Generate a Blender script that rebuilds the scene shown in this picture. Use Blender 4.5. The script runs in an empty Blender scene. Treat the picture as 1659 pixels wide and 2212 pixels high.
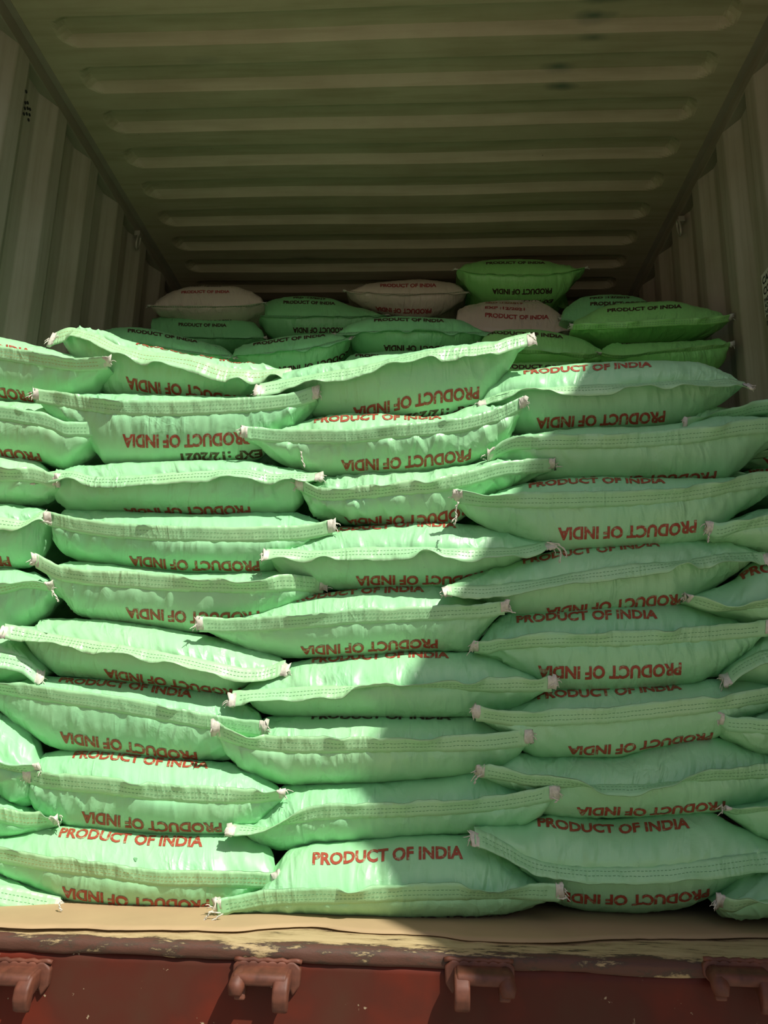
import bpy, bmesh, math, random
import numpy as np
from mathutils import Vector, Matrix

# ------------------------------------------------------------------ camera, light, exposure
FPX, CX, CY = 1662.0, 829.5, 1106.0
_d = np.array([920 - CX, -(1507 - CY), -FPX]); _d /= np.linalg.norm(_d)
_a = np.array([1, -.0075, 0.0]); _a[2] = -(_a[0]*_d[0] + _a[1]*_d[1]) / _d[2]; _a /= np.linalg.norm(_a)
_u = np.cross(_a, _d)
RW = np.stack([_a, _d, _u])                      # camera axes -> world axes

scene = bpy.context.scene
cam_data = bpy.data.cameras.new('camera')
cam_data.sensor_fit = 'HORIZONTAL'; cam_data.sensor_width = 36.0
cam_data.lens = 36.0 * FPX / 1659.0
cam_data.clip_start = 0.02
cam = bpy.data.objects.new('camera', cam_data)
scene.collection.objects.link(cam)
cam.matrix_world = Matrix([list(RW[i]) + [0.0] for i in range(3)] + [[0, 0, 0, 1]])
scene.camera = cam

world = bpy.data.worlds.new('sky'); scene.world = world; world.use_nodes = True
wn = world.node_tree.nodes; wl = world.node_tree.links
bg = wn['Background']
sky = wn.new('ShaderNodeTexSky'); sky.sky_type = 'NISHITA'; sky.sun_disc = False
sky.sun_elevation = math.radians(51); sky.sun_rotation = math.radians(138); sky.dust_density = 2.5
wl.new(sky.outputs[0], bg.inputs[0]); bg.inputs[1].default_value = 0.082

SUN = Vector((0.9, -1.0, 1.60)).normalized()
sd = bpy.data.lights.new('sun', 'SUN'); sd.energy = 5.6; sd.angle = math.radians(0.7); sd.color = (1, .95, .86)
sun = bpy.data.objects.new('sun', sd); scene.collection.objects.link(sun)
sun.rotation_euler = (-SUN).to_track_quat('-Z', 'Y').to_euler()
sun.location = (3, -3, 6)

scene.view_settings.view_transform = 'Standard'; scene.view_settings.look = 'None'
scene.view_settings.exposure = 0.0; scene.view_settings.gamma = 1.0
scene.view_settings.use_curve_mapping = False

# ------------------------------------------------------------------ helpers
C = scene.collection
H, FLOOR, XL, XR, YB, YF, YEND = 2.047, -0.352, -1.304, 1.046, 7.1, 1.262, 7.1
SILL_Y = 1.25

def P(x, y, Y):
    """point of the place seen at photo coordinate (x,y), at depth Y"""
    v = RW @ np.array([x - CX, -(y - CY), -FPX])
    return v * (Y / v[1])

def proj(p):
    c = RW.T @ np.asarray(p).T
    return np.stack([CX - FPX*c[0]/c[2], CY + FPX*c[1]/c[2]], -1)

def link(name, me, mat, parent=None, smooth=True):
    o = bpy.data.objects.new(name, me); C.objects.link(o)
    if mat:
        for m in (mat if isinstance(mat, list) else [mat]): me.materials.append(m)
    if parent: o.parent = parent
    if smooth:
        me.polygons.foreach_set('use_smooth', [True]*len(me.polygons))
    return o

def mesh(name, verts, faces, uvs=None):
    me = bpy.data.meshes.new(name)
    me.from_pydata([tuple(map(float, v)) for v in verts], [], faces); me.update()
    if uvs is not None:
        lay = me.uv_layers.new(name='UVMap')
        idx = np.zeros(len(me.loops), dtype=np.int32); me.loops.foreach_get('vertex_index', idx)
        lay.data.foreach_set('uv', np.asarray(uvs, dtype=np.float32)[idx].ravel())
    return me

def tag(o, label=None, cat=None, group=None, kind=None):
    if label: o['label'] = label
    if cat: o['category'] = cat
    if group: o['group'] = group
    if kind: o['kind'] = kind
    return o

def grid_faces(nu, ns, off=0, flip=False):
    f = []
    for i in range(nu-1):
        for j in range(ns-1):
            a = off+i*ns+j; b = a+ns
            f.append((a, b, b+1, a+1) if not flip else (a, a+1, b+1, b))
    return f

class BM:
    def __init__(s): s.bm = bmesh.new()
    def box(s, lo, hi, bevel=0, rot=None):
        r = bmesh.ops.create_cube(s.bm, size=1.0); v = r['verts']
        lo = Vector(lo); hi = Vector(hi); c = (lo+hi)/2; d = hi-lo
        for q in v: q.co = Vector((q.co.x*d.x, q.co.y*d.y, q.co.z*d.z))
        if rot is not None:
            for q in v: q.co = rot @ q.co
        for q in v: q.co += c
        if bevel:
            ed = list({e for q in v for e in q.link_edges})
            bmesh.ops.bevel(s.bm, geom=ed, offset=bevel, segments=2, affect='EDGES', profile=.6)
        return v
    def prism(s, pts, axis_vec, bevel=0):
        vs = [s.bm.verts.new(p) for p in pts]
        f = s.bm.faces.new(vs)
        r = bmesh.ops.extrude_face_region(s.bm, geom=[f])
        nv = [g for g in r['geom'] if isinstance(g, bmesh.types.BMVert)]
        bmesh.ops.translate(s.bm, verts=nv, vec=Vector(axis_vec))
        if bevel:
            ed = list({e for q in vs+nv for e in q.link_edges})
            bmesh.ops.bevel(s.bm, geom=ed, offset=bevel, segments=2, affect='EDGES', profile=.6)
    def tube(s, pts, r, n=6, closed=False):
        pts = [Vector(p) for p in pts]; rings = []
        N = len(pts)
        for i, p in enumerate(pts):
            if closed: t = pts[(i+1) % N]-pts[i-1]
            else: t = pts[min(i+1, N-1)]-pts[max(i-1, 0)]
            if t.length < 1e-9: t = Vector((0, 0, 1))
            t.normalize()
            a = t.cross(Vector((0.13, 0.31, 0.94)))
            if a.length < .05: a = t.cross(Vector((1, 0, 0)))
            a.normalize(); b = t.cross(a)
            rr = r[i] if isinstance(r, (list, tuple)) else r
            rings.append([s.bm.verts.new(p+(a*math.cos(2*math.pi*k/n)+b*math.sin(2*math.pi*k/n))*rr) for k in range(n)])
        for i in range(N if closed else N-1):
            A, B = rings[i], rings[(i+1) % N]
            for k in range(n): s.bm.faces.new((A[k], A[(k+1) % n], B[(k+1) % n], B[k]))
        if not closed:
            s.bm.faces.new(rings[0][::-1]); s.bm.faces.new(rings[-1])
    def build(s, name, mat, parent=None, smooth=False):
        bmesh.ops.recalc_face_normals(s.bm, faces=s.bm.faces)
        me = bpy.data.meshes.new(name); s.bm.to_mesh(me); s.bm.free()
        return link(name, me, mat, parent, smooth)

class Noise:
    def __init__(s, seed): s.g = np.random.RandomState(seed).rand(64, 64)*2-1
    def __call__(s, x, y):
        xi = np.floor(x).astype(int); yi = np.floor(y).astype(int)
        fx = x-xi; fy = y-yi
        fx = fx*fx*fx*(fx*(fx*6-15)+10); fy = fy*fy*fy*(fy*(fy*6-15)+10)
        g = s.g; a = g[xi % 64, yi % 64]; b = g[(xi+1) % 64, yi % 64]; c = g[xi % 64, (yi+1) % 64]; d = g[(xi+1) % 64, (yi+1) % 64]
        return (a*(1-fx)+b*fx)*(1-fy)+(c*(1-fx)+d*fx)*fy

def pchip(pts):
    pts = sorted(pts); x = np.array([p[0] for p in pts], float); y = np.array([p[1] for p in pts], float)
    keep = np.concatenate([[True], np.diff(x) > .5]); x = x[keep]; y = y[keep]
    h = np.diff(x); dl = np.diff(y)/h; n = len(x); m = np.zeros(n)
    if n == 2: m[:] = dl[0]
    else:
        for i in range(1, n-1):
            if dl[i-1]*dl[i] > 0:
                w1 = 2*h[i]+h[i-1]; w2 = h[i]+2*h[i-1]
                m[i] = (w1+w2)/(w1/dl[i-1]+w2/dl[i])
        m[0] = dl[0]; m[-1] = dl[-1]
    def f(q):
        q = np.clip(q, x[0], x[-1]); i = np.clip(np.searchsorted(x, q, side='right')-1, 0, n-2)
        t = (q-x[i])/h[i]
        return ((2*t**3-3*t**2+1)*y[i]+(t**3-2*t**2+t)*h[i]*m[i]+(-2*t**3+3*t**2)*y[i+1]+(t**3-t**2)*h[i]*m[i+1])
    return f

# ------------------------------------------------------------------ materials
def newmat(name):
    m = bpy.data.materials.new(name); m.use_nodes = True
    return m, m.node_tree.nodes, m.node_tree.links, m.node_tree.nodes['Principled BSDF']

def ramp(n, stops):
    r = n.new('ShaderNodeValToRGB'); e = r.color_ramp.elements
    while len(e) < len(stops): e.new(.5)
    for q, (p, c) in zip(e, stops):
        q.position = p; q.color = (*c, 1) if len(c) == 3 else c
    return r

def woven(name, col, col2, rough=.38):
    m, n, l, b = newmat(name)
    uv = n.new('ShaderNodeUVMap')
    oi = n.new('ShaderNodeObjectInfo')
    no = n.new('ShaderNodeTexNoise'); no.inputs['Scale'].default_value = 9; no.inputs['Detail'].default_value = 6
    l.new(uv.outputs[0], no.inputs['Vector'])
    add = n.new('ShaderNodeMath'); add.operation = 'MULTIPLY_ADD'; add.inputs[1].default_value = .35
    l.new(oi.outputs['Random'], add.inputs[0]); l.new(no.outputs[0], add.inputs[2])
    r = ramp(n, [(.4, col), (.95, col2)]); l.new(add.outputs[0], r.inputs[0])
    # soiled specks
    ds = n.new('ShaderNodeTexNoise'); ds.inputs['Scale'].default_value = 55; ds.inputs['Detail'].default_value = 3
    l.new(uv.outputs[0], ds.inputs['Vector'])
    dr = ramp(n, [(.72, (0, 0, 0)), (.80, (1, 1, 1))]); l.new(ds.outputs[0], dr.inputs[0])
    mx = n.new('ShaderNodeMix'); mx.data_type = 'RGBA'
    sc = n.new('ShaderNodeMath'); sc.operation = 'MULTIPLY'; sc.inputs[1].default_value = .45
    l.new(dr.outputs[0], sc.inputs[0]); l.new(sc.outputs[0], mx.inputs[0])
    l.new(r.outputs[0], mx.inputs[6]); mx.inputs[7].default_value = (col[0]*.62, col[1]*.5, col[2]*.5, 1)
    l.new(mx.outputs[2], b.inputs['Base Color'])
    b.inputs['Roughness'].default_value = rough
    b.inputs['Specular IOR Level'].default_value = .55
    # bump: crumple + tape weave
    mp = n.new('ShaderNodeMapping'); mp.inputs['Scale'].default_value = (1, 1, 1); l.new(uv.outputs[0], mp.inputs[0])
    w1 = n.new('ShaderNodeTexWave'); w1.wave_type = 'BANDS'; w1.bands_direction = 'X'; w1.inputs['Scale'].default_value = 190
    w2 = n.new('ShaderNodeTexWave'); w2.wave_type = 'BANDS'; w2.bands_direction = 'Y'; w2.inputs['Scale'].default_value = 190
    for w in (w1, w2):
        w.inputs['Distortion'].default_value = .6; l.new(uv.outputs[0], w.inputs['Vector'])
    mul = n.new('ShaderNodeMath'); mul.operation = 'MULTIPLY'; l.new(w1.outputs['Fac'], mul.inputs[0]); l.new(w2.outputs['Fac'], mul.inputs[1])
    def fold(sc, rot, scale, det):
        q = n.new('ShaderNodeTexNoise'); q.inputs['Scale'].default_value = scale; q.inputs['Detail'].default_value = det
        q.inputs['Distortion'].default_value = .5
        m_ = n.new('ShaderNodeMapping'); m_.inputs['Scale'].default_value = sc; m_.inputs['Rotation'].default_value = (0, 0, rot)
        l.new(uv.outputs[0], m_.inputs[0]); l.new(m_.outputs[0], q.inputs['Vector'])
        a_ = n.new('ShaderNodeMath'); a_.operation = 'SUBTRACT'; a_.inputs[1].default_value = .5; l.new(q.outputs[0], a_.inputs[0])
        c_ = n.new('ShaderNodeMath'); c_.operation = 'ABSOLUTE'; l.new(a_.outputs[0], c_.inputs[0])
        return c_.outputs[0]
    f1 = fold((3.2, .8, 1), .30, 11, 2); f2 = fold((2.4, 1.1, 1), -.6, 9, 2); f3 = fold((1.2, 1, 1), .9, 22, 3)
    s1 = n.new('ShaderNodeMath'); s1.operation = 'ADD'; l.new(f1, s1.inputs[0]); l.new(f2, s1.inputs[1])
    cr = n.new('ShaderNodeMath'); cr.operation = 'MULTIPLY_ADD'; l.new(f3, cr.inputs[0]); cr.inputs[1].default_value = .45; l.new(s1.outputs[0], cr.inputs[2])
    # folds come and go over the cloth
    pm = n.new('ShaderNodeTexNoise'); pm.inputs['Scale'].default_value = 8; l.new(uv.outputs[0], pm.inputs['Vector'])
    pr = ramp(n, [(.40, (.12, .12, .12)), (.66, (1, 1, 1))]); l.new(pm.outputs[0], pr.inputs[0])
    b1 = n.new('ShaderNodeBump'); l.new(pr.outputs[0], b1.inputs['Strength']); b1.inputs['Distance'].default_value = -.0115
    l.new(cr.outputs[0], b1.inputs['Height'])
    b2 = n.new('ShaderNodeBump'); b2.inputs['Strength'].default_value = .2; b2.inputs['Distance'].default_value = .0004
    l.new(mul.outputs[0], b2.inputs['Height']); l.new(b1.outputs[0], b2.inputs['Normal'])
    l.new(b2.outputs[0], b.inputs['Normal'])
    return m

MINT = woven('mint_woven', (.29, .67, .345), (.36, .70, .37))
MINT_FLAP = woven('mint_flap', (.30, .65, .33), (.38, .68, .35), .38)
GREEN = woven('green_woven', (.27, .72, .20), (.31, .74, .22))
GREEN_FLAP = woven('green_flap', (.30, .72, .2), (.36, .74, .24), .4)
DEEP = woven('deep_green_woven', (.24, .68, .28), (.28, .70, .30))
DEEP_FLAP = woven('deep_green_flap', (.24, .64, .28), (.28, .66, .30))
WHITE = woven('white_woven', (.66, .56, .46), (.72, .62, .50))
WHITE_FLAP = woven('white_flap', (.66, .58, .46), (.74, .64, .50))

def ink(name, col, under):
    m, n, l, b = newmat(name)
    tc = n.new('ShaderNodeTexCoord')
    no = n.new('ShaderNodeTexNoise'); no.inputs['Scale'].default_value = 130; no.inputs['Detail'].default_value = 3
    l.new(tc.outputs['Object'], no.inputs['Vector'])
    r = ramp(n, [(.56, col), (.72, tuple(.55*a+.45*c for a, c in zip(under, col)))]); l.new(no.outputs[0], r.inputs[0])
    l.new(r.outputs[0], b.inputs['Base Color']); b.inputs['Roughness'].default_value = .5
    return m
RED = ink('red_ink', (.33, .060, .030), (.4, .7, .4))
DARK = ink('dark_ink', (.055, .020, .014), (.2, .3, .12))
REDW = ink('crimson_ink', (.40, .05, .05), (.6, .5, .4))

def plain(name, col, rough=.6, metal=0, var=.15, scale=30, bump=0):
    m, n, l, b = newmat(name)
    tc = n.new('ShaderNodeTexCoord')
    no = n.new('ShaderNodeTexNoise'); no.inputs['Scale'].default_value = scale; no.inputs['Detail'].default_value = 6
    l.new(tc.outputs['Object'], no.inputs['Vector'])
    r = ramp(n, [(.3, tuple(c*(1-var) for c in col)), (.7, tuple(min(1, c*(1+var)) for c in col))])
    l.new(no.outputs[0], r.inputs[0]); l.new(r.outputs[0], b.inputs['Base Color'])
    b.inputs['Roughness'].default_value = rough; b.inputs['Metallic'].default_value = metal
    if bump:
        bp = n.new('ShaderNodeBump'); bp.inputs['Strength'].default_value = .5; bp.inputs['Distance'].default_value = bump
        l.new(no.outputs[0], bp.inputs['Height']); l.new(bp.outputs[0], b.inputs['Normal'])
    return m
THREAD = plain('green_thread', (.13, .34, .15), .8)
THREAD_TAN = plain('tan_thread', (.42, .36, .12), .8)
PALE = plain('frayed_plastic', (.60, .60, .50), .5, scale=200, bump=.001)

def paint(name, base, stain, streak):
    m, n, l, b = newmat(name)
    tc = n.new('ShaderNodeTexCoord')
    a = n.new('ShaderNodeTexNoise'); a.inputs['Scale'].default_value = 3.2; a.inputs['Detail'].default_value = 8; a.inputs['Roughness'].default_value = .6
    l.new(tc.outputs['Object'], a.inputs['Vector'])
    r = ramp(n, [(.35, base), (.75, stain)]); l.new(a.outputs[0], r.inputs[0])
    mp = n.new('ShaderNodeMapping'); mp.inputs['Scale'].default_value = streak; l.new(tc.outputs['Object'], mp.inputs[0])
    s = n.new('ShaderNodeTexNoise'); s.inputs['Scale'].default_value = 6; s.inputs['Detail'].default_value = 7
    l.new(mp.outputs[0], s.inputs['Vector'])
    sr = ramp(n, [(.45, (0, 0, 0)), (.8, (.6, .6, .6))]); l.new(s.outputs[0], sr.inputs[0])
    mx = n.new('ShaderNodeMix'); mx.data_type = 'RGBA'; l.new(sr.outputs[0], mx.inputs[0])
    l.new(r.outputs[0], mx.inputs[6]); mx.inputs[7].default_value = (base[0]*.55, base[1]*.55, base[2]*.42, 1)
    k = n.new('ShaderNodeTexNoise'); k.inputs['Scale'].default_value = 38; k.inputs['Detail'].default_value = 2
    l.new(tc.outputs['Object'], k.inputs['Vector'])
    kr = ramp(n, [(.80, (0, 0, 0)), (.82, (1, 1, 1))]); l.new(k.outputs[0], kr.inputs[0])
    m2 = n.new('ShaderNodeMix'); m2.data_type = 'RGBA'; l.new(kr.outputs[0], m2.inputs[0])
    l.new(mx.outputs[2], m2.inputs[6]); m2.inputs[7].default_value = (.03, .015, .01, 1)
    l.new(m2.outputs[2], b.inputs['Base Color'])
    b.inputs['Roughness'].default_value = .55
    return m
WALLM = paint('wall_paint', (.43, .39, .31), (.35, .30, .22), (8, 8, .35))
CEILM = paint('ceiling_paint', (.42, .37, .24), (.35, .29, .18), (.5, 6, 6))
def smudge(m, pts):
    n = m.node_tree.nodes; l = m.node_tree.links; b = n['Principled BSDF']
    src = b.inputs['Base Color'].links[0].from_socket
    g = n.new('ShaderNodeNewGeometry')
    ns_ = n.new('ShaderNodeTexNoise'); ns_.inputs['Scale'].default_value = 18; l.new(g.outputs['Position'], ns_.inputs['Vector'])
    for (p, rad, st) in pts:
        sub = n.new('ShaderNodeVectorMath'); sub.operation = 'SUBTRACT'; l.new(g.outputs['Position'], sub.inputs[0]); sub.inputs[1].default_value = p
        ml = n.new('ShaderNodeVectorMath'); ml.operation = 'MULTIPLY'; l.new(sub.outputs[0], ml.inputs[0]); ml.inputs[1].default_value = (.45/rad, 1.3/rad, 0)
        ln = n.new('ShaderNodeVectorMath'); ln.operation = 'LENGTH'; l.new(ml.outputs[0], ln.inputs[0])
        ad = n.new('ShaderNodeMath'); ad.operation = 'MULTIPLY_ADD'; ad.inputs[1].default_value = .5; l.new(ns_.outputs[0], ad.inputs[0]); l.new(ln.outputs['Value'], ad.inputs[2])
        rp = ramp(n, [(.35, (st, st, st)), (1.0, (0, 0, 0))]); l.new(ad.outputs[0], rp.inputs[0])
        mx = n.new('ShaderNodeMix'); mx.data_type = 'RGBA'; l.new(rp.outputs[0], mx.inputs[0]); l.new(src, mx.inputs[6]); mx.inputs[7].default_value = (.07, .10, .07, 1)
        src = mx.outputs[2]
    l.new(src, b.inputs['Base Color'])
def onroof(x, y):
    v = RW @ np.array([x-CX, -(y-CY), -FPX]); return tuple(v*(H/v[2]))
smudge(CEILM, [(onroof(1312, 6), .06, .9), (onroof(1284, 50), .045, .85), (onroof(1282, 80), .035, .7), (onroof(1207, 160), .04, .8), (onroof(1212, 186), .04, .85), (onroof(655, 562), .07, .9), (onroof(440, 130), .05, .3)])
RAILM = paint('rail_paint', (.30, .27, .20), (.22, .18, .13), (1, .4, 6))
DOORM = plain('door_paint', (.30, .07, .04), .5, scale=5)

def redsteel():
    m, n, l, b = newmat('red_oxide_steel')
    tc = n.new('ShaderNodeTexCoord')
    a = n.new('ShaderNodeTexNoise'); a.inputs['Scale'].default_value = 7; a.inputs['Detail'].default_value = 5
    l.new(tc.outputs['Object'], a.inputs['Vector'])
    r = ramp(n, [(.32, (.066, .025, .013)), (.52, (.074, .016, .008)), (.68, (.115, .016, .006))]); l.new(a.outputs[0], r.inputs[0])
    k = n.new('ShaderNodeTexNoise'); k.inputs['Scale'].default_value = 45; k.inputs['Detail'].default_value = 4; k.inputs['Roughness'].default_value = .7
    l.new(tc.outputs['Object'], k.inputs['Vector'])
    kr = ramp(n, [(.675, (0, 0, 0)), (.70, (1, 1, 1))]); l.new(k.outputs[0], kr.inputs[0])
    mx = n.new('ShaderNodeMix'); mx.data_type = 'RGBA'; l.new(kr.outputs[0], mx.inputs[0])
    l.new(r.outputs[0], mx.inputs[6]); mx.inputs[7].default_value = (.34, .27, .17, 1)
    l.new(mx.outputs[2], b.inputs['Base Color']); b.inputs['Roughness'].default_value = .6; b.inputs['Specular IOR Level'].default_value = .25
    bp = n.new('ShaderNodeBump'); bp.inputs['Strength'].default_value = .4; bp.inputs['Distance'].default_value = .002
    l.new(a.outputs[0], bp.inputs['Height']); l.new(bp.outputs[0], b.inputs['Normal'])
    return m
REDM = redsteel()

def sillmat():
    m, n, l, b = newmat('scraped_sill_paint')
    tc = n.new('ShaderNodeTexCoord')
    mp = n.new('ShaderNodeMapping'); mp.inputs['Scale'].default_value = (1, 6, 2.5); l.new(tc.outputs['Object'], mp.inputs[0])
    a = n.new('ShaderNodeTexNoise'); a.inputs['Scale'].default_value = 14; a.inputs['Detail'].default_value = 9; a.inputs['Roughness'].default_value = .7
    l.new(mp.outputs[0], a.inputs['Vector'])
    sep = n.new('ShaderNodeSeparateXYZ'); l.new(tc.outputs['Object'], sep.inputs[0])
    mr = n.new('ShaderNodeMapRange'); mr.inputs[1].default_value = 1.246; mr.inputs[2].default_value = 1.275
    mr.inputs[3].default_value = -.16; mr.inputs[4].default_value = .09
    l.new(sep.outputs[1], mr.inputs[0])
    ad = n.new('ShaderNodeMath'); ad.operation = 'ADD'; l.new(a.outputs[0], ad.inputs[0]); l.new(mr.outputs[0], ad.inputs[1])
    r = ramp(n, [(.36, (.085, .034, .019)), (.44, (.05, .032, .018)), (.49, (.33, .25, .12)), (.62, (.46, .36, .19))]); l.new(ad.outputs[0], r.inputs[0])
    l.new(r.outputs[0], b.inputs['Base Color']); b.inputs['Roughness'].default_value = .65
    bp = n.new('ShaderNodeBump'); bp.inputs['Strength'].default_value = .6; bp.inputs['Distance'].default_value = .0025
    l.new(a.outputs[0], bp.inputs['Height']); l.new(bp.outputs[0], b.inputs['Normal'])
    return m
SILLM = sillmat()
KEEPM = plain('dusty_red_keeper', (.115, .037, .019), .6, var=.35, scale=60, bump=.001)
CARD = plain('cardboard', (.40, .29, .155), .8, var=.06, scale=12)
BLACK = plain('dark_hole', (.008, .008, .007), .9)
GROUND = plain('pale_ground', (.28, .25, .20), .9, scale=2)
STEEL = plain('ring_steel', (.38, .36, .28), .4, .3)
PAPER = plain('label_paper', (.62, .60, .50), .6, var=.03)
PRINT = plain('label_print', (.03, .03, .03), .6)

# ------------------------------------------------------------------ structure
# ceiling with pressed pockets
Ys = [1.30]
y0 = 2.024 - .1965*3
edges = []
k = 0
while y0 + k*.1965 < YEND - .1:
    yc = y0 + k*.1965                 # centre of the far slope (the bright strip)
    edges.append((yc-.108, yc-.092, yc-.013, yc+.013)); k += 1
for e in edges: Ys += list(e)
Ys = [y for y in Ys if y > 1.29] + [YEND]; Ys = sorted(set(Ys))
Yfine = []
for a, b in zip(Ys[:-1], Ys[1:]):
    for q in range(4): Yfine.append(a+(b-a)*q/4)
Yfine.append(YEND); Yfine = np.array(Yfine)
Xs = np.unique(np.concatenate([np.linspace(XL-.02, XL+.2, 28), np.linspace(XL+.2, XR-.2, 24), np.linspace(XR-.2, XR+.02, 28)]))
def sm(t): t = np.clip(t, 0, 1); return t*t*(3-2*t)
def pocket(x, y):
    h = 0
    for (a, b, c, d) in edges:
        if a-.01 < y < d+.01:
            hy = min(min(1, max(0, (y-a)/(b-a))), min(1, max(0, (d-y)/(d-c))))
            ym = (a+d)/2; r = (d-a)/2
            # rounded ends
            inset = .10 + r*(1-math.sqrt(max(0, 1-min(1, abs((y-ym)/r))**2)))
            hx = min(sm((x-(XL+inset))/.035), sm(((XR-inset)-x)/.035))
            h = max(h, hy*hx)
    return h
rr = Noise(5)
V = []; 
for x in Xs:
    for y in Yfine:
        V.append((x, y, H + .030*pocket(x, y) - .004*float(rr(np.array(x*1.6+9), np.array(y*1.1+3)))))
ceil = link('ceiling', mesh('ceiling', V, grid_faces(len(Xs), len(Yfine), flip=False)), CEILM, None, False)
tag(ceil, kind='structure')
md = ceil.modifiers.new('thick', 'SOLIDIFY'); md.thickness = .004; md.offset = 0

def corr_wall(name, x0, sgn, phase, pitch):
    """vertical trapezoid corrugation; inner flats at x0, pushed outward by .036"""
    ys = []; xs = []
    n0 = -12
    for k in range(n0, 40):
        c = phase + k*pitch
        for dy, dx in ((-.035, 0), (.035, 0), (.035+.066, .036), (pitch-.035-.066, .036)):
            ys.append(c+dy); xs.append(dx)
    ys = np.array(ys); xs = np.array(xs)
    keep = (ys > 1.30) & (ys < YEND); ys = ys[keep]; xs = xs[keep]
    # rounded bends: refine
    yf = np.linspace(1.30, YEND, 2600); xf = np.interp(yf, ys, xs)
    ker = np.ones(5)/5; xf = np.convolve(np.pad(xf, 2, 'edge'), ker, 'valid')
    zs = [FLOOR, -.1, .3, .8, 1.2, 1.6, 1.9, H-.055]
    V = [(x0+sgn*a, y, z) for z in zs for y, a in zip(yf, xf)]
    o = link(name, mesh(name, V, grid_faces(len(zs), len(yf))), WALLM, None, False)
    md = o.modifiers.new('thick', 'SOLIDIFY'); md.thickness = .003; md.offset = 0
    tag(o, kind='structure'); return o
wl_ = corr_wall('wall_left', XL-.002, -1, 2.265, .27)
wr_ = corr_wall('wall_right', XR+.002, 1, 2.455, .262)
b = BM(); b.box((XL-.05, YEND, FLOOR-.1), (XR+.05, YEND+.05, H+.1)); tag(b.build('wall_back', WALLM), kind='structure')
# top side rails
for nm, x0, s in (('trim_1', XL, -1), ('trim_2', XR, 1)):
    b = BM(); xa, xb = sorted((x0, x0+s*.055)); b.box((xa, 1.27, H-.058), (xb, YEND, H+.03), .004)
    # slim roof flange resting on the rail
    xa, xb = sorted((x0-s*.022, x0+s*.05)); b.box((xa, 1.27, H-.006), (xb, YEND, H-.0005), .001)
    tag(b.build(nm, RAILM), kind='structure')
# floor, threshold, rear beam
b = BM(); b.box((XL-.04, 1.45, FLOOR-.045), (XR+.04, YEND, FLOOR-.004)); tag(b.build('floor', plain('floor_ply', (.2, .13, .08))), kind='structure')
nz = Noise(8)
prof = [(1.46, -.0045), (1.32, -.0045), (1.285, -.005), (1.268, -.0065), (1.258, -.0095), (1.2515, -.0145), (1.25, -.020), (1.2505, -.027), (1.253, -.031), (1.258, -.0325)]
xs = np.linspace(XL-.14, XR+.14, 420); V = []
for x in xs:
    for j, (y, z) in enumerate(prof):
        w = nz(np.array(x*9+40), np.array(j*.6+4.))*.0018 + nz(np.array(x*35+80), np.array(j*.9+4.))*.0008
        V.append((x, y + (w if j > 2 else 0), FLOOR+z+w*.8-.001))
sill = link('threshold', mesh('threshold', V, grid_faces(len(xs), len(prof), flip=True)), SILLM); tag(sill, kind='structure')
xs = np.linspace(XL-.14, XR+.14, 200); V = []
zs = np.linspace(FLOOR-.031, FLOOR-.33, 24)
for x in xs:
    for z in zs:
        V.append((x, 1.2555 + .0025*float(nz(np.array(x*3+20.), np.array(z*6+30.))), z))
beam = link('rear_beam', mesh('rear_beam', V, grid_faces(len(xs), len(zs), flip=True)), REDM); tag(beam, kind='structure')
md = beam.modifiers.new('thick', 'SOLIDIFY'); md.thickness = .006
b = BM(); b.box((XL-.14, 1.27, FLOOR-.33), (XR+.14, 1.45, FLOOR-.04)); tag(b.build('beam_core', REDM), kind='structure')
# door frame posts and header
for nm, x0, s in (('post_left', XL, -1), ('post_right', XR, 1)):
    xa, xb = sorted((x0-s*.0, x0+s*.14)); b = BM(); b.box((xa, 1.26, FLOOR-.33), (xb, 1.31, H+.12), .005); tag(b.build(nm, DOORM), kind='structure')
b = BM(); b.box((XL-.14, 1.26, H-.02), (XR+.14, 1.31, H+.12), .005); tag(b.build('header', DOORM), kind='structure')
# the two doors, swung open straight back
def door(name, x0, s):
    n = 70; yy = np.linspace(.08, 1.255, n)
    prof = np.array([.018 if (int((y-.08)/.145) % 2) else -.018 for y in yy]); prof = np.convolve(np.pad(prof, 1, 'edge'), [.25, .5, .25], 'valid')
    V = [(x0+s*.05+p, y, z) for z in (FLOOR+.04, 2.0) for y, p in zip(yy, prof)]
    o = link(name, mesh(name, V, grid_faces(2, n)), DOORM, smooth=False)
    md = o.modifiers.new('thick', 'SOLIDIFY'); md.thickness = .003; md.offset = 0
    tag(o, kind='structure')
    b = BM(); xa, xb = sorted((x0+s*.02, x0+s*.08))
    b.box((xa, .07, FLOOR), (xb, .13, 2.045), .004); b.box((xa, 1.2, FLOOR), (xb, 1.258, 2.045), .004)
    b.box((xa, .07, 1.985), (xb, 1.258, 2.045), .004); b.box((xa, .07, FLOOR), (xb, 1.258, FLOOR+.06), .004)
    b.build('door_frame', DOORM, o)
    for yy_ in (.38, .86):
        b = BM(); b.tube([(x0+s*.1, yy_, FLOOR+.02), (x0+s*.1, yy_, 2.03)], .014, 10)
        b.box((min(x0+s*.08, x0+s*.11), yy_-.03, .5), (max(x0+s*.08, x0+s*.11), yy_+.03, .56), .003)
        b.build('lock_rod', STEEL, o, True)
door('door_1', XL-.03, -1); door('door_2', XR+.03, 1)
b = BM(); b.box((-40, -40, -1.66), (40, 40, -1.6)); tag(b.build('ground', GROUND), kind='structure')

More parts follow.
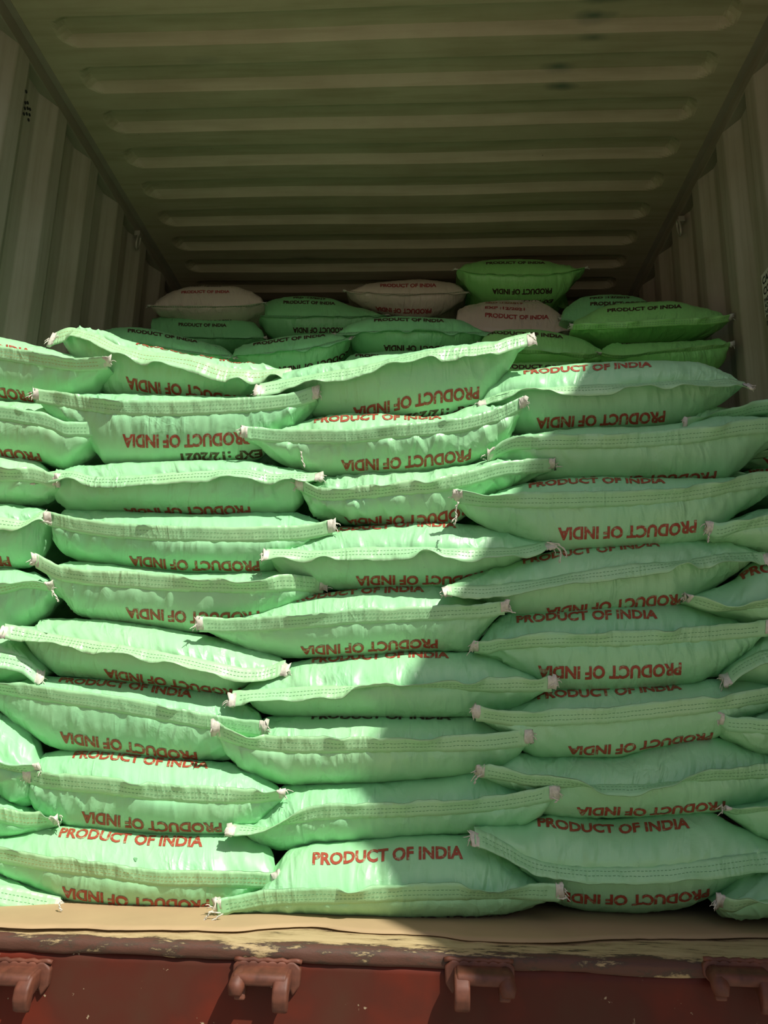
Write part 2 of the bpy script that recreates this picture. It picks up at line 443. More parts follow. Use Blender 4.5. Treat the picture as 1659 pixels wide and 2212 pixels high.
# ------------------------------------------------------------------ cardboard sheet with a torn edge
random.seed(3)
n = 260; xs = np.linspace(XL+.02, XR-.02, n); nz2 = Noise(21)
V = []; top = []
edge_px = pchip([(-300, 2003), (0, 2003), (90, 2002), (170, 2006), (250, 2004), (330, 2008), (450, 2007), (560, 2010), (600, 2004), (700, 1999), (760, 2008), (830, 2013), (930, 2016), (1010, 2027), (1120, 2031), (1250, 2025), (1330, 2022), (1480, 2021), (1580, 2018), (1659, 2020), (1900, 2024)])
for x in xs:
    px = x*FPX/1.33+920
    r = RW @ np.array([px-CX, -(float(edge_px(np.array(px)))-CY), -FPX]); yedge = FLOOR/(r[2]/r[1])
    yedge = yedge - 1.3 + 1.3 + .0015*float(nz2(np.array(x*60+99), np.array(2.)))
    lift = .004*max(0, float(nz2(np.array(x*7+30.), np.array(7.)))-.25)-.0042
    V += [(x, yedge, FLOOR+.001+lift), (x, yedge+.02, FLOOR+.0005+lift*.5), (x, yedge+.06, FLOOR), (x, 1.46, FLOOR-.0005), (x, 1.95, FLOOR-.0005)]
me = mesh('cardboard_sheet', V, grid_faces(n, 5, flip=True))
cb = link('cardboard_sheet', me, CARD)
md = cb.modifiers.new('thick', 'SOLIDIFY'); md.thickness = .0009
tag(cb, 'brown cardboard sheet with torn front edge laid under the bottom sacks', 'cardboard')

# ------------------------------------------------------------------ text outlines
def text_mesh(s, width, height):
    cu = bpy.data.curves.new('text', 'FONT'); cu.body = s; cu.resolution_u = 3; cu.offset = .038; cu.size = 1
    o = bpy.data.objects.new('text', cu); C.objects.link(o)
    dg = bpy.context.evaluated_depsgraph_get()
    me = bpy.data.meshes.new_from_object(o.evaluated_get(dg))
    bpy.data.objects.remove(o)
    bm = bmesh.new(); bm.from_mesh(me)
    bmesh.ops.remove_doubles(bm, verts=bm.verts, dist=1e-5)
    xs = [v.co.x for v in bm.verts]; ys = [v.co.y for v in bm.verts]
    x0, x1 = min(xs), max(xs); y0_, y1 = (0.0, .729)
    y0_, y1 = min(ys), max(ys)
    if width is None: width = (x1-x0)/(y1-y0_)*height*.87
    for v in bm.verts: v.co = Vector(((v.co.x-(x0+x1)/2)/(x1-x0)*width, (v.co.y-y0_)/(y1-y0_)*height-height/2, 0))
    def cut(co, no):
        bmesh.ops.bisect_plane(bm, geom=bm.verts[:]+bm.edges[:]+bm.faces[:], plane_co=co, plane_no=no, dist=1e-6)
    nx = int(width/.0045)
    for i in range(1, nx): cut((-width/2+width*i/nx, 0, 0), (1, 0, 0))
    for j in range(1, 6): cut((0, -height/2+height*j/6, 0), (0, 1, 0))
    bmesh.ops.triangulate(bm, faces=bm.faces)
    bmesh.ops.remove_doubles(bm, verts=bm.verts, dist=1e-6)
    v = np.array([tuple(q.co[:2]) for q in bm.verts]); bm.verts.index_update()
    f = [tuple(q.index for q in fc.verts) for fc in bm.faces]
    bm.free(); return v, f
BROWN = ink('brown_ink', (.085, .055, .022), (.4, .7, .4))
TXT = {'POI': text_mesh('PRODUCT OF INDIA', .253, .0275), 'EXP': text_mesh('EXP :12/2021', .158, .0225), 'PRD': text_mesh('PRD :12/2019', .158, .0225)}

# ------------------------------------------------------------------ sacks
def make_sack(sp, idx):
    Y0 = sp.get('Y', 1.40); D = sp.get('D', .33); A = sp.get('a', .075)*(Y0/1.4)**.5
    front = Y0 < 1.7
    nu = sp.get('nu', 210 if front else 120)
    seamf = pchip(sp['seam']); xl = min(p[0] for p in sp['seam']); xr = max(p[0] for p in sp['seam'])
    tips = [min(sp['seam']), max(sp['seam'])]
    topf = pchip([tips[0]]+sp['top']+[tips[1]]); botf = pchip([tips[0]]+sp['bot']+[tips[1]])
    u = np.linspace(0, 1, nu); u = u*.6+(.5-.5*np.cos(np.pi*u))*.4
    px = xl+(xr-xl)*u
    ys, yt, yb = seamf(px), topf(px), botf(px)
    yt = np.minimum(yt, ys-.5); yb = np.maximum(yb, ys+.5)
    el, er = sp.get('ear', (0, 0))
    tl = np.clip(1-u/.2, 0, 1)**2; tr_ = np.clip(1-(1-u)/.2, 0, 1)**2
    Yf = Y0 + .035*np.abs(2*u-1)**2.2 + el*tl + er*tr_ 
    th = yb-yt; thn = np.clip(th/(.75*th.max()), .04, 1)
    a = A*np.sqrt(thn)
    S = np.array([P(x, y, d) for x, y, d in zip(px, ys, Yf)])
    T = np.array([P(x, y, d) for x, y, d in zip(px, yt, Yf+.7*a*np.clip((ys-yt)/30, 0, 1))])
    B = np.array([P(x, y, d) for x, y, d in zip(px, yb, Yf+.7*a*np.clip((yb-ys)/30, 0, 1))])
    nz = Noise(100+idx)
    L = S[-1, 0]-S[0, 0]
    NQ, NF, NB = (16, 5, 7) if front else (12, 4, 5)
    th_ = np.linspace(0, np.pi/2, NQ); n = 1.75
    qy = 1-np.cos(th_)**(2/n); qh = np.sin(th_)**(2/n)
    grids = {}
    # scale the bulge so that the sack's own outline, not its widest level, meets the creases
    yq = a[:, None]*qy[None, :]; ok = qy <= .8
    for E, tgt, sg in ((T, yt, -1), (B, yb, 1)):
        E0 = E.copy(); kap = np.ones(nu)
        for _ in range(4):
            Xq = S[:, :1]+(E[:, :1]-S[:, :1])*qh; Zq = S[:, 2:]+(E[:, 2:]-S[:, 2:])*qh
            pq = proj(np.stack([Xq, Yf[:, None]+yq, Zq], -1).reshape(-1, 3))[:, 1].reshape(nu, NQ)[:, ok]
            ext = pq.min(1) if sg < 0 else pq.max(1)
            ratio = np.abs(tgt-ys)/np.maximum(1, np.abs(ext-ys)); kap *= np.clip(ratio, .8, 1.25); kap = np.clip(kap, .6, 1.7)
            kap = np.convolve(np.pad(kap, 3, 'edge'), np.ones(7)/7, 'valid')
            E[:] = S+(E0-S)*kap[:, None]
    for side, E in ((1, T), (-1, B)):
        G = np.zeros((nu, NQ+NF+NB, 3))
        for j in range(NQ+NF+NB):
            if j < NQ: yy = a*qy[j]; h = qh[j]*np.ones(nu)
            elif j < NQ+NF: yy = a+(D-2*a)*(j-NQ+1)/(NF+1); h = np.ones(nu)
            else:
                t = (j-NQ-NF+.0)/(NB-1); tt = (1-t)*np.pi/2
                yy = D-a*(1-np.cos(tt)**(2/n)); h = np.sin(tt)**(2/n)*np.ones(nu)
            dn = yy/D
            shr = 1-.17*sm((yy-.05)/.09)*sm((D-yy)/.06)
            h = h*(1-.10*sm((yy-.75*a)/.05))
            xm = (S[0, 0]+S[-1, 0])/2
            X = S[:, 0]+(E[:, 0]-S[:, 0])*h
            X = xm+(X-xm)*shr
            # back seam sits level with the middle of the sack
            zc = S[:, 2] if j < NQ else S[:, 2]*(1-dn)+(T[:, 2]+B[:, 2])/2*dn
            Z = zc+(E[:, 2]-zc)*h
            G[:, j, 0] = X; G[:, j, 1] = Yf+yy; G[:, j, 2] = Z
        # arc length
        d = np.linalg.norm(np.diff(G, axis=1), axis=2); arc = np.concatenate([np.zeros((nu, 1)), np.cumsum(d, 1)], 1)
        # normals
        du = np.gradient(G, axis=0); dv = np.gradient(G, axis=1)
        N = np.cross(du, dv)*(1 if side > 0 else -1); N /= np.linalg.norm(N, axis=2, keepdims=True)+1e-9
        # make outward
        X = np.repeat((G[:, :1, 0]), G.shape[1], 1)+side*7+20
        nearseam = np.exp(-arc/.035); ends = np.clip(np.abs(2*u-1)*1.5-.6, 0, 1)[:, None]
        K = sp.get('wr', 1.0)
        sl = .5*side
        w = nz(X*55+arc*12*sl, arc*9+2); w2 = nz(X*26+arc*22*(u[:, None]-.5)*4, arc*7+9); w3 = nz(X*110, arc*22+5)
        w4 = nz(X*38+arc*30*sl+40, arc*11+17)
        rid = np.maximum(0, 1-np.abs(w4)*5.5)**1.5
        disp = K*(.0016*w*(.3+nearseam+1.2*ends) + .0042*(np.maximum(0, .55-np.abs(w2))-.2)*(.35+1.5*ends+.5*nearseam) + .0007*w3*(.6+nearseam) + .0020*rid*(.25+.9*nearseam+1.3*ends))
        disp += .0035*nz(X*7, arc*8+30)
        fade = np.clip(arc/.010, 0, 1); disp = disp*fade
        thick_lim = np.clip(thn[:, None]*1.3, 0, 1)
        G = G+N*(disp*thick_lim)[:, :, None]
        grids[side] = (G, arc, N)
    Gt, At, Nt = grids[1]; Gb, Ab, Nb_ = grids[-1]
    ns = Gt.shape[1]
    ring = np.concatenate([Gt, Gb[:, ::-1][:, 1:-1]], 1); nr = ring.shape[1]
    uvr = np.concatenate([At, -Ab[:, ::-1][:, 1:-1]], 1)
    verts = ring.reshape(-1, 3); Xuv = np.repeat(S[:, :1], nr, 1)
    off = (idx*.137) % 1
    uvs = np.stack([Xuv.ravel()+off*3, uvr.ravel()+off], 1)
    faces = []
    for i in range(nu-1):
        for j in range(nr):
            a0 = i*nr+j; a1 = i*nr+(j+1) % nr; faces.append((a0, a1, a1+nr, a0+nr))
    faces.append(tuple(range(nr))[::-1]); faces.append(tuple((nu-1)*nr+j for j in range(nr)))
    body, flapm, thr = sp.get('mats', (MINT, MINT_FLAP, THREAD))
    o = link('woven_sack', mesh('woven_sack', verts, faces, uvs), body)
    bm = bmesh.new(); bm.from_mesh(o.data); bmesh.ops.recalc_face_normals(bm, faces=bm.faces); bm.to_mesh(o.data); bm.free()
    tag(o, sp['label'], 'sack', sp.get('group', 'mint green sacks stacked at the container door'))
    sc = Y0/1.4
    # ---- flap
    fl = pchip([(xl+(xr-xl)*t, v) for t, v in sp['flap']]) if isinstance(sp.get('flap'), list) else (lambda q, v=sp.get('flap', 1): np.full_like(q, float(v)))
    uf = np.linspace(0, 1, int(nu*1.15)); pxf = xl+(xr-xl)*uf
    Sf = np.stack([np.interp(uf, u, S[:, k]) for k in range(3)], 1)
    W = sp.get('fw', .0225)*(.98+.2*((idx*.37) % 1))
    kn = nz(Sf[:, 0]*9+50, np.full(len(uf), 3.3)); kn2 = nz(Sf[:, 0]*26+50, np.full(len(uf), 8.3))
    kn = np.interp(uf, uf[::max(1, len(uf)//16)], kn[::max(1, len(uf)//16)])*1.25
    al = fl(pxf)*math.radians(72) + .34*kn + .22*kn2
    Wl = W*(1+.06*nz(Sf[:, 0]*30+7, np.full(len(uf), 1.3)))
    nw = 6; F = np.zeros((len(uf), nw, 3)); Nf = np.zeros_like(F)
    for j in range(nw):
        t = j/(nw-1)
        curl = np.clip(al + .5*(t-.4)*kn2, -1.25, 1.22)
        r = -.005+(Wl+.005)*t
        F[:, j, 0] = Sf[:, 0]+.0012*nz(Sf[:, 0]*60, np.full(len(uf), t*3.))
        F[:, j, 1] = Sf[:, 1]-.002-r*np.cos(curl)
        F[:, j, 2] = Sf[:, 2]+r*np.sin(curl)+.0008*nz(Sf[:, 0]*90, np.full(len(uf), t*4.+9))
        Nf[:, j, 1] = -np.sin(curl); Nf[:, j, 2] = -np.cos(curl)     # underside normal
    tk = .0009
    n1 = len(uf)
    v1 = (F+Nf*tk).reshape(-1, 3); v2 = (F-Nf*tk).reshape(-1, 3)
    fcs = grid_faces(n1, nw)+grid_faces(n1, nw, n1*nw, True)
    o2 = n1*nw
    for i in range(n1-1):
        fcs.append((i*nw+nw-1, (i+1)*nw+nw-1, o2+(i+1)*nw+nw-1, o2+i*nw+nw-1))
        fcs.append((i*nw, o2+i*nw, o2+(i+1)*nw, (i+1)*nw))
    fcs.append(tuple(range(nw))+tuple(o2+j for j in range(nw))[::-1])
    e0 = (n1-1)*nw; fcs.append(tuple(e0+j for j in range(nw))[::-1]+tuple(o2+e0+j for j in range(nw)))
    fuv = np.stack([np.repeat(Sf[:, 0], nw)*1.0+off*3, np.tile(np.linspace(0, W, nw), n1)+.5], 1); fuv = np.concatenate([fuv, fuv+[0, .3]])
    flo = link('seam_flap', mesh('seam_flap', np.concatenate([v1, v2]), fcs, fuv), flapm, o)
    # ---- stitching: dashes on both faces of the flap
    sv = []; sf = []
    cum = np.concatenate([[0], np.cumsum(np.linalg.norm(np.diff(Sf, axis=0), axis=1))]); Lf = cum[-1]
    step = .0065*max(1, sc*.8); hw = .00034*max(1, sc*.8)
    Fl = F.reshape(n1, nw*3); Nl = Nf.reshape(n1, nw*3)
    def fl_at(s, t):
        i = np.interp(s, cum, np.arange(n1)); i0 = int(min(i, n1-2)); fr = i-i0
        g = F[i0]*(1-fr)+F[i0+1]*fr; m = Nf[i0]*(1-fr)+Nf[i0+1]*fr
        q = t*(nw-1); q0 = int(min(q, nw-2)); fq = q-q0
        return g[q0]*(1-fq)+g[q0+1]*fq, m[q0]
    for row in (.34, .60):
        s = .015
        while s < Lf-.02:
            for sg in (1, -1):
                b0 = len(sv)
                for (ds, dt) in ((0, -1), (step*.62, -1), (step*.62, 1), (0, 1)):
                    p, m = fl_at(s+ds, row+dt*hw/W); sv.append(p+m*sg*(tk+.0005))
                sf.append((b0, b0+1, b0+2, b0+3))
            s += step
    link('stitching', mesh('stitching', sv, sf), thr, flo, False)
    # ---- frayed corners
    rnd = random.Random(idx)
    for end in (0, 1):
        bmx = BM()
        xe = px[0] if end == 0 else px[-1]
        if xe < -30 or xe > 1720: bmx.bm.free(); continue
        i = 0 if end == 0 else n1-1; dirx = -1 if end == 0 else 1
        ka = 5 if front else 3
        seg = list(range(0, ka)) if end == 0 else list(range(n1-1, n1-1-ka, -1))
        base = .012*sc**.5
        # crumpled pale end of the flap: two-sided strip
        pv = []; pf = []
        for k_, ii in enumerate(seg):
            for j in (1, 3, 5):
                q = F[ii, j]; 
                for sg in (1, -1):
                    pv.append(q+Nf[ii, j]*sg*(.0024*(1-k_/ka)+.0011)+np.array([dirx*base*.55*(1-k_/ka), 0, 0])+np.array([0, 1, 1])*rnd.uniform(-.0015, .0015)+np.array([dirx*rnd.uniform(-.004, .004), 0, rnd.uniform(-.004, .004)])*(1-k_/ka)**2*sc**.5)
        for k_ in range(ka-1):
            for jj in range(2):
                for sg in (0, 1):
                    a0 = k_*6+jj*2+sg; pf.append((a0, a0+2, a0+8, a0+6))
            pf.append((k_*6, k_*6+1, k_*6+7, k_*6+6)); pf.append((k_*6+4, k_*6+5, k_*6+11, k_*6+10))
        pf.append((0, 2, 3, 1)); pf.append((2, 4, 5, 3))
        me = mesh('frayed_corner', pv, pf)
        bmx.bm.from_mesh(me)
        tip = (F[i, 3]+np.array([dirx*base*.5, 0, 0]))
        for q in range(sp.get('threads', 4)):
            ln = rnd.uniform(.006, .016); p = Vector(tip)+Vector((0, rnd.uniform(-.002, .002), rnd.uniform(-.008, .006))); pts = [p.copy()]
            dv_ = Vector((dirx*rnd.uniform(.3, 1), rnd.uniform(-.7, 0), rnd.uniform(-1, .5))).normalized()
            for t in range(4):
                dv_ = (dv_+Vector((rnd.uniform(-.4, .4), rnd.uniform(-.3, .3), rnd.uniform(-.6, .2)))).normalized(); p = p+dv_*ln/4; pts.append(p.copy())
            bmx.tube(pts, [.0011, .0010, .0008, .0007, .0005], 5)
        bmx.build('frayed_corner', PALE, o, True)
    for th_px in sp.get('long', []):
        bt = BM(); pts = [Vector(P(x, y, Y0+.0-.022)) for x, y in th_px]
        fine = []
        for p, q in zip(pts[:-1], pts[1:]):
            for t in range(5): fine.append(p.lerp(q, t/5)+Vector((math.sin(len(fine)*1.7)*.0008, 0, 0)))
        fine.append(pts[-1])
        for ph in (0, math.pi):
            bt.tube([v+Vector((math.cos(k*1.1+ph)*.0012, math.sin(k*1.1+ph)*.0012, 0)) for k, v in enumerate(fine)], .0009, 5)
        bt.build('loose_thread', PALE, o, True)
    for (mx_, my_) in sp.get('tear', []):
        G, arc, N = grids[1]; pr_ = proj(G[:, :NQ].reshape(-1, 3)); q = int(np.argmin((pr_[:, 0]-mx_)**2+(pr_[:, 1]-my_)**2)); qi, qj = q//NQ, q % NQ
        c0 = G[qi, qj]; t1 = G[qi+1, qj]-G[qi-1, qj]; t1 /= np.linalg.norm(t1); t2 = G[qi, qj+1]-G[qi, qj-1]; t2 /= np.linalg.norm(t2)
        nn = np.cross(t1, t2); nn *= (1 if nn[2] > 0 else -1)
        vv = [c0+nn*.0016+t1*math.cos(a_)*.0028*(1+.4*math.sin(3*a_))+t2*math.sin(a_)*.0045*(1+.3*math.cos(2*a_)) for a_ in np.linspace(0, 2*math.pi, 14, endpoint=False)]
        link('tear', mesh('tear', vv, [tuple(range(14))]), THREAD, o, False)
    # ---- printing
    for t in sp.get('txt', []):
        kind, side, xc, yc, = t[:4]; im = t[4] if len(t) > 4 else (RED if front else DARK); tw = (t[5] if len(t) > 5 else 1.0)*sp.get('tw', 1)
        tv, tf = TXT[kind]; G, arc, N = grids[side]
        nfront = NQ+2
        i0 = int(np.argmin(np.abs(proj(G[:, NQ//2])[:, 0]-xc)))
        vs = np.linspace(.006, arc[i0, nfront], 160)
        col = np.stack([np.interp(vs, arc[i0], G[i0, :, k]) for k in range(3)], 1)
        py = proj(col)[:, 1]
        # first crossing from the seam outward
        dd = (py-yc)*(-1 if side > 0 else 1)
        hit = np.where(dd >= 0)[0]
        v0 = vs[hit[0]] if len(hit) else vs[int(np.argmax(dd))]+ (t[6] if len(t) > 6 else .006)
        xi = G[i0, NQ//2, 0]; cols = G[:, NQ//2, 0]
        vx = xi+tv[:, 0]*tw*(1 if side > 0 else -1); vv = v0+tv[:, 1]*tw
        ui = np.interp(vx, cols, np.arange(nu)); i_ = np.clip(ui.astype(int), 0, nu-2); fr = ui-i_
        jj = np.array([np.interp(v_, arc[a_]*(1-f_)+arc[a_+1]*f_, np.arange(ns)) for v_, a_, f_ in zip(vv, i_, fr)])
        j_ = np.clip(jj.astype(int), 0, ns-2); fj = jj-j_
        def samp(Q):
            return (Q[i_, j_]*((1-fr)*(1-fj))[:, None]+Q[i_+1, j_]*(fr*(1-fj))[:, None]+Q[i_, j_+1]*((1-fr)*fj)[:, None]+Q[i_+1, j_+1]*(fr*fj)[:, None])
        out = samp(G); nn = samp(N)
        ctr = np.array([0, Y0+.16, (S[i0, 2])])
        sgn = np.sign(np.sum(nn*np.stack([np.zeros(len(nn)), out[:, 1]-Y0-.12, out[:, 2]-S[i0, 2]], 1), 1)); sgn[sgn == 0] = 1
        out = out+nn*np.median(sgn)*.0009*sc
        link('printed_text', mesh('printed_text', out, tf), im, o, False)
    return o

MG = (MINT, MINT_FLAP, THREAD); GG = (GREEN, GREEN_FLAP, THREAD); DG = (DEEP, DEEP_FLAP, THREAD); WG = (WHITE, WHITE_FLAP, THREAD)
TAN = (MINT, MINT_FLAP, THREAD_TAN)
PO = 'POI'
SACKS = [
# ---- left edge column
dict(label='topmost sack at the left edge, stitched flap upright, red print cut by the photo edge', flap=1, mats=TAN,
 seam=[(-340,745),(0,772),(100,788),(180,798),(234,793)], top=[(-300,690),(-150,712),(0,730),(105,752),(186,776)], bot=[(-320,790),(-200,850),(0,864),(76,869),(150,866),(205,845),(222,815)], txt=[(PO,-1,-64,842),(PO,1,-60,745)], ear=(0,-.02)),
dict(label='second sack down at the left edge, folded flap, letters PRODU upside down near its bottom', flap=1,
 seam=[(-340,880),(0,903),(100,920),(150,938),(212,938)], top=[(-300,850),(0,865),(76,870),(150,890),(195,915)], bot=[(-320,920),(-200,985),(0,988),(84,994),(139,1012),(190,990),(206,960)], txt=[(PO,-1,-55,975)]),
dict(label='third sack down at the left edge, its corner kinked and tufted', flap=1,
 seam=[(-340,1030),(0,1035),(60,1036),(122,1052)], top=[(-300,985),(0,987),(70,996),(112,1025)], bot=[(-300,1080),(0,1086),(60,1088),(100,1090),(117,1072)], ear=(0,-.01)),
dict(label='fourth sack down at the left edge, flap drooping over a shaded belly', flap=-.8,
 seam=[(-340,1122),(0,1122),(50,1128),(97,1108),(112,1120)], top=[(-300,1085),(0,1086),(50,1093),(90,1104)], bot=[(-300,1220),(0,1226),(60,1222),(95,1195),(108,1150)], txt=[(PO,-1,-128,1212)]),
dict(label='fifth sack down at the left edge, pale corner scrap hanging to the right', flap=.6, mats=TAN,
 seam=[(-340,1290),(0,1280),(55,1268),(115,1275)], top=[(-300,1230),(0,1229),(70,1240),(100,1258)], bot=[(-300,1360),(0,1365),(60,1350),(95,1330),(110,1300)], long=[[(112,1275),(122,1290),(126,1300)]]),
dict(label='sixth sack down at the left edge, low and mostly shadowed, flap hanging', flap=-.8,
 seam=[(-340,1415),(0,1415),(50,1424),(90,1452)], top=[(-300,1370),(0,1372),(40,1385),(75,1415)], bot=[(-300,1475),(0,1481),(50,1478),(78,1468)]),
dict(label='seventh sack down at the left edge, broad sunlit top and crumpled end', flap=.7, Y=1.385,
 seam=[(-340,1640),(0,1657),(40,1666),(84,1668)], top=[(-300,1530),(-100,1533),(0,1549),(50,1576),(78,1615)], bot=[(-300,1700),(0,1712),(45,1742),(65,1735),(78,1700)], wr=1.6),
dict(label='eighth sack down at the left edge, thin, stitched flap with pale tip', flap=.8, mats=TAN,
 seam=[(-340,1740),(0,1770),(60,1782),(125,1778)], top=[(-300,1705),(0,1714),(60,1750),(100,1768)], bot=[(-300,1800),(0,1813),(70,1804),(105,1792)], ear=(0,-.02)),
dict(label='bottom sack at the left edge, lying on the cardboard with tufted corner', flap=-.8,
 seam=[(-340,1900),(0,1918),(60,1930),(131,1943)], top=[(-300,1860),(0,1884),(50,1897),(100,1922)], bot=[(-300,1962),(0,1966),(60,1965),(95,1961),(120,1953)], Y=1.36, long=[[(131,1945),(128,1958),(133,1968)]]),
# ---- left-centre column
dict(label='topmost sack left of centre, long sagging flap folded over its front', flap=-1, fw=.034, mats=TAN, Y=1.42,
 seam=[(118,722),(150,712),(200,722),(266,752),(330,765),(410,773),(500,800),(560,803),(624,800)], top=[(160,709),(200,712),(300,742),(420,764),(527,785),(590,796)], bot=[(150,760),(180,810),(230,848),(330,860),(450,863),(560,858),(605,830)], txt=[(PO,-1,400,842),(PO,1,420,765)], long=[[(125,725),(115,735),(110,745)]], wr=1.6),
dict(label='second sack down left of centre, wrinkled, crisp upright flap and EXP print below', flap=1,
 seam=[(78,865),(169,880),(274,893),(359,894),(506,888),(633,876),(684,862)], top=[(120,861),(169,855),(270,850),(422,857),(549,858),(640,855)], bot=[(98,895),(125,920),(165,950),(200,972),(225,998),(300,1003),(380,1000),(520,995),(600,955),(655,905)], txt=[(PO,-1,401,953),('EXP',-1,475,986,BROWN)], wr=1.5, ear=(-.03,-.01)),
dict(label='third sack down left of centre, flap drooping in two soft peaks', flap=-.9,
 seam=[(75,1028),(148,1022),(215,1034),(287,1032),(367,1026),(523,1018),(603,1028),(690,1024)], top=[(118,1018),(177,1006),(337,999),(544,996),(612,1010),(658,1018)], bot=[(110,1060),(127,1085),(150,1100),(295,1102),(540,1108),(630,1106),(655,1065),(672,1040)], txt=[(PO,-1,400,1104)]),
dict(label='fourth sack down left of centre, full red line near its bottom, upright flap', flap=1,
 seam=[(105,1130),(170,1146),(295,1160),(494,1166),(640,1163),(718,1150)], top=[(122,1116),(150,1101),(295,1105),(464,1112),(560,1107),(633,1107),(670,1117),(700,1137)], bot=[(122,1177),(150,1198),(177,1211),(295,1230),(422,1240),(540,1240),(586,1234),(640,1210),(690,1175)], txt=[(PO,-1,416,1222)], ear=(-.01,-.01)),
dict(label='fifth sack down left of centre, shaded strip-like top, long flap reaching right', flap=1,
 seam=[(78,1222),(139,1252),(295,1266),(422,1273),(549,1276),(633,1270),(700,1277)], top=[(110,1222),(139,1219),(177,1217),(295,1228),(422,1239),(591,1236),(660,1258)], bot=[(110,1262),(127,1286),(169,1329),(219,1340),(340,1352),(422,1361),(540,1352),(620,1330),(680,1292)], txt=[(PO,-1,412,1333)], ear=(-.03,.03)),
dict(label='sixth sack down left of centre, tilted down to the right, hanging flap', flap=-.9,
 seam=[(12,1352),(101,1372),(211,1390),(380,1418),(464,1436),(549,1450),(617,1432)], top=[(63,1352),(97,1334),(211,1337),(338,1352),(464,1375),(549,1400),(600,1420)], bot=[(46,1378),(84,1430),(127,1458),(211,1464),(338,1481),(494,1498),(550,1470),(595,1445)], txt=[(PO,-1,368,1475),(PO,1,345,1346)], ear=(-.03,0)),
dict(label='seventh sack down left of centre, tilted, two red lines and left end out of frame', flap=.9,
 seam=[(-60,1484),(0,1494),(127,1515),(253,1533),(401,1561),(485,1575),(570,1588)], top=[(-20,1484),(25,1474),(84,1461),(169,1467),(295,1477),(422,1492),(498,1498),(545,1524),(566,1560)], bot=[(-30,1500),(0,1535),(42,1572),(118,1619),(211,1628),(380,1639),(480,1640),(530,1630),(560,1605)], txt=[(PO,-1,275,1613),(PO,1,265,1480)], ear=(0,-.015)),
dict(label='eighth sack down left of centre, upright flap, shadow of a corner on its top', flap=1,
 seam=[(62,1688),(100,1697),(211,1708),(359,1725),(527,1731),(610,1724)], top=[(80,1650),(95,1632),(114,1625),(190,1623),(380,1638),(506,1653),(560,1675),(595,1700)], bot=[(75,1740),(95,1765),(127,1783),(253,1800),(422,1806),(530,1804),(570,1775),(598,1742)], txt=[(PO,-1,322,1783),(PO,1,298,1640)], Y=1.39),
dict(label='bottom sack left of centre, small tear on its top, tan stitched flap', flap=1, mats=TAN,
 seam=[(-120,1838),(0,1856),(84,1872),(211,1888),(359,1907),(527,1910),(597,1914)], top=[(-90,1822),(0,1812),(42,1806),(97,1792),(169,1796),(338,1806),(520,1806),(565,1822),(590,1860)], bot=[(-60,1870),(0,1890),(63,1915),(127,1942),(190,1960),(338,1970),(439,1972),(500,1962),(549,1935),(580,1924)], tear=[(292,1858)], txt=[(PO,-1,288,1948),(PO,1,275,1812)], Y=1.37, ear=(0,-.01)),
# ---- middle column
dict(label='topmost middle sack, tilted up right, bright flap, full red line and EXP 12/2021', flap=-.85, mats=MG, fw=.028, Y=1.41,
 seam=[(560,833),(627,822),(703,808),(795,792),(880,770),(964,756),(1053,748),(1095,735),(1145,722)], top=[(590,820),(627,803),(711,785),(850,764),(964,745),(1070,735),(1110,726)], bot=[(600,850),(640,862),(677,892),(800,899),(930,895),(1040,870),(1080,830),(1110,780),(1130,742)], txt=[(PO,-1,900,865),('EXP',-1,948,893,BROWN)], ear=(-.03,0), long=[[(1140,722),(1152,730),(1157,736)]], wr=.7),
dict(label='second sack down in the middle, crumpled left end, upright flap and red line', flap=1,
 seam=[(528,945),(643,953),(732,953),(880,940),(985,930),(1065,910),(1130,880)], top=[(590,935),(643,918),(690,901),(820,895),(922,897),(1048,876),(1095,876)], bot=[(560,965),(584,985),(648,1008),(677,1025),(837,1023),(1006,1006),(1061,985),(1095,950),(1118,910)], txt=[(PO,-1,875,998),(PO,1,815,900)], wr=1.8, ear=(-.035,-.01), long=[[(650,975),(652,990),(658,1010)]]),
dict(label='third sack down in the middle, twisted, deep fold at its left end', flap=.7,
 seam=[(648,1058),(700,1080),(760,1077),(850,1068),(950,1058),(1010,1046),(1091,1024),(1192,1014)], top=[(675,1045),(703,1036),(795,1023),(947,1012),(1006,1004),(1070,994),(1140,1000)], bot=[(660,1090),(690,1114),(760,1128),(860,1134),(950,1135),(1010,1110),(1075,1066),(1150,1036)], txt=[(PO,-1,882,1121)], wr=2.0),
dict(label='fourth sack down in the middle, half sunlit, flap hanging, thread shadow on top', flap=-.8,
 seam=[(575,1190),(635,1191),(677,1194),(774,1187),(901,1185),(1006,1189),(1103,1188),(1165,1177),(1185,1172)], top=[(601,1179),(650,1168),(690,1150),(740,1138),(795,1135),(922,1130),(1048,1135),(1112,1152),(1155,1165)], bot=[(585,1215),(627,1253),(702,1274),(837,1270),(964,1266),(1040,1240),(1124,1211),(1165,1190)], txt=[(PO,-1,913,1253),(PO,1,840,1136)], ear=(-.03,0), long=[[(1182,1171),(1200,1178),(1212,1192),(1209,1216)],[(1183,1172),(1206,1175),(1222,1190),(1224,1204)]]),
dict(label='fifth sack down in the middle, wide stitched flap, pale tips, full red line below', flap=1,
 seam=[(432,1360),(500,1361),(643,1353),(770,1342),(964,1334),(1040,1330),(1090,1322)], top=[(470,1346),(498,1333),(591,1304),(700,1283),(795,1272),(922,1266),(1006,1283),(1048,1304),(1075,1314)], bot=[(455,1370),(485,1384),(549,1409),(633,1420),(753,1418),(922,1407),(1015,1405),(1045,1370),(1075,1335)], txt=[(PO,-1,795,1397),(PO,1,768,1278)], ear=(-.03,-.02), long=[[(1090,1318),(1105,1322),(1114,1324)]]),
dict(label='sixth sack down in the middle, flap changing from hanging to upright', flap=[(0,-.7),(.35,-.6),(.6,.2),(1,1)],
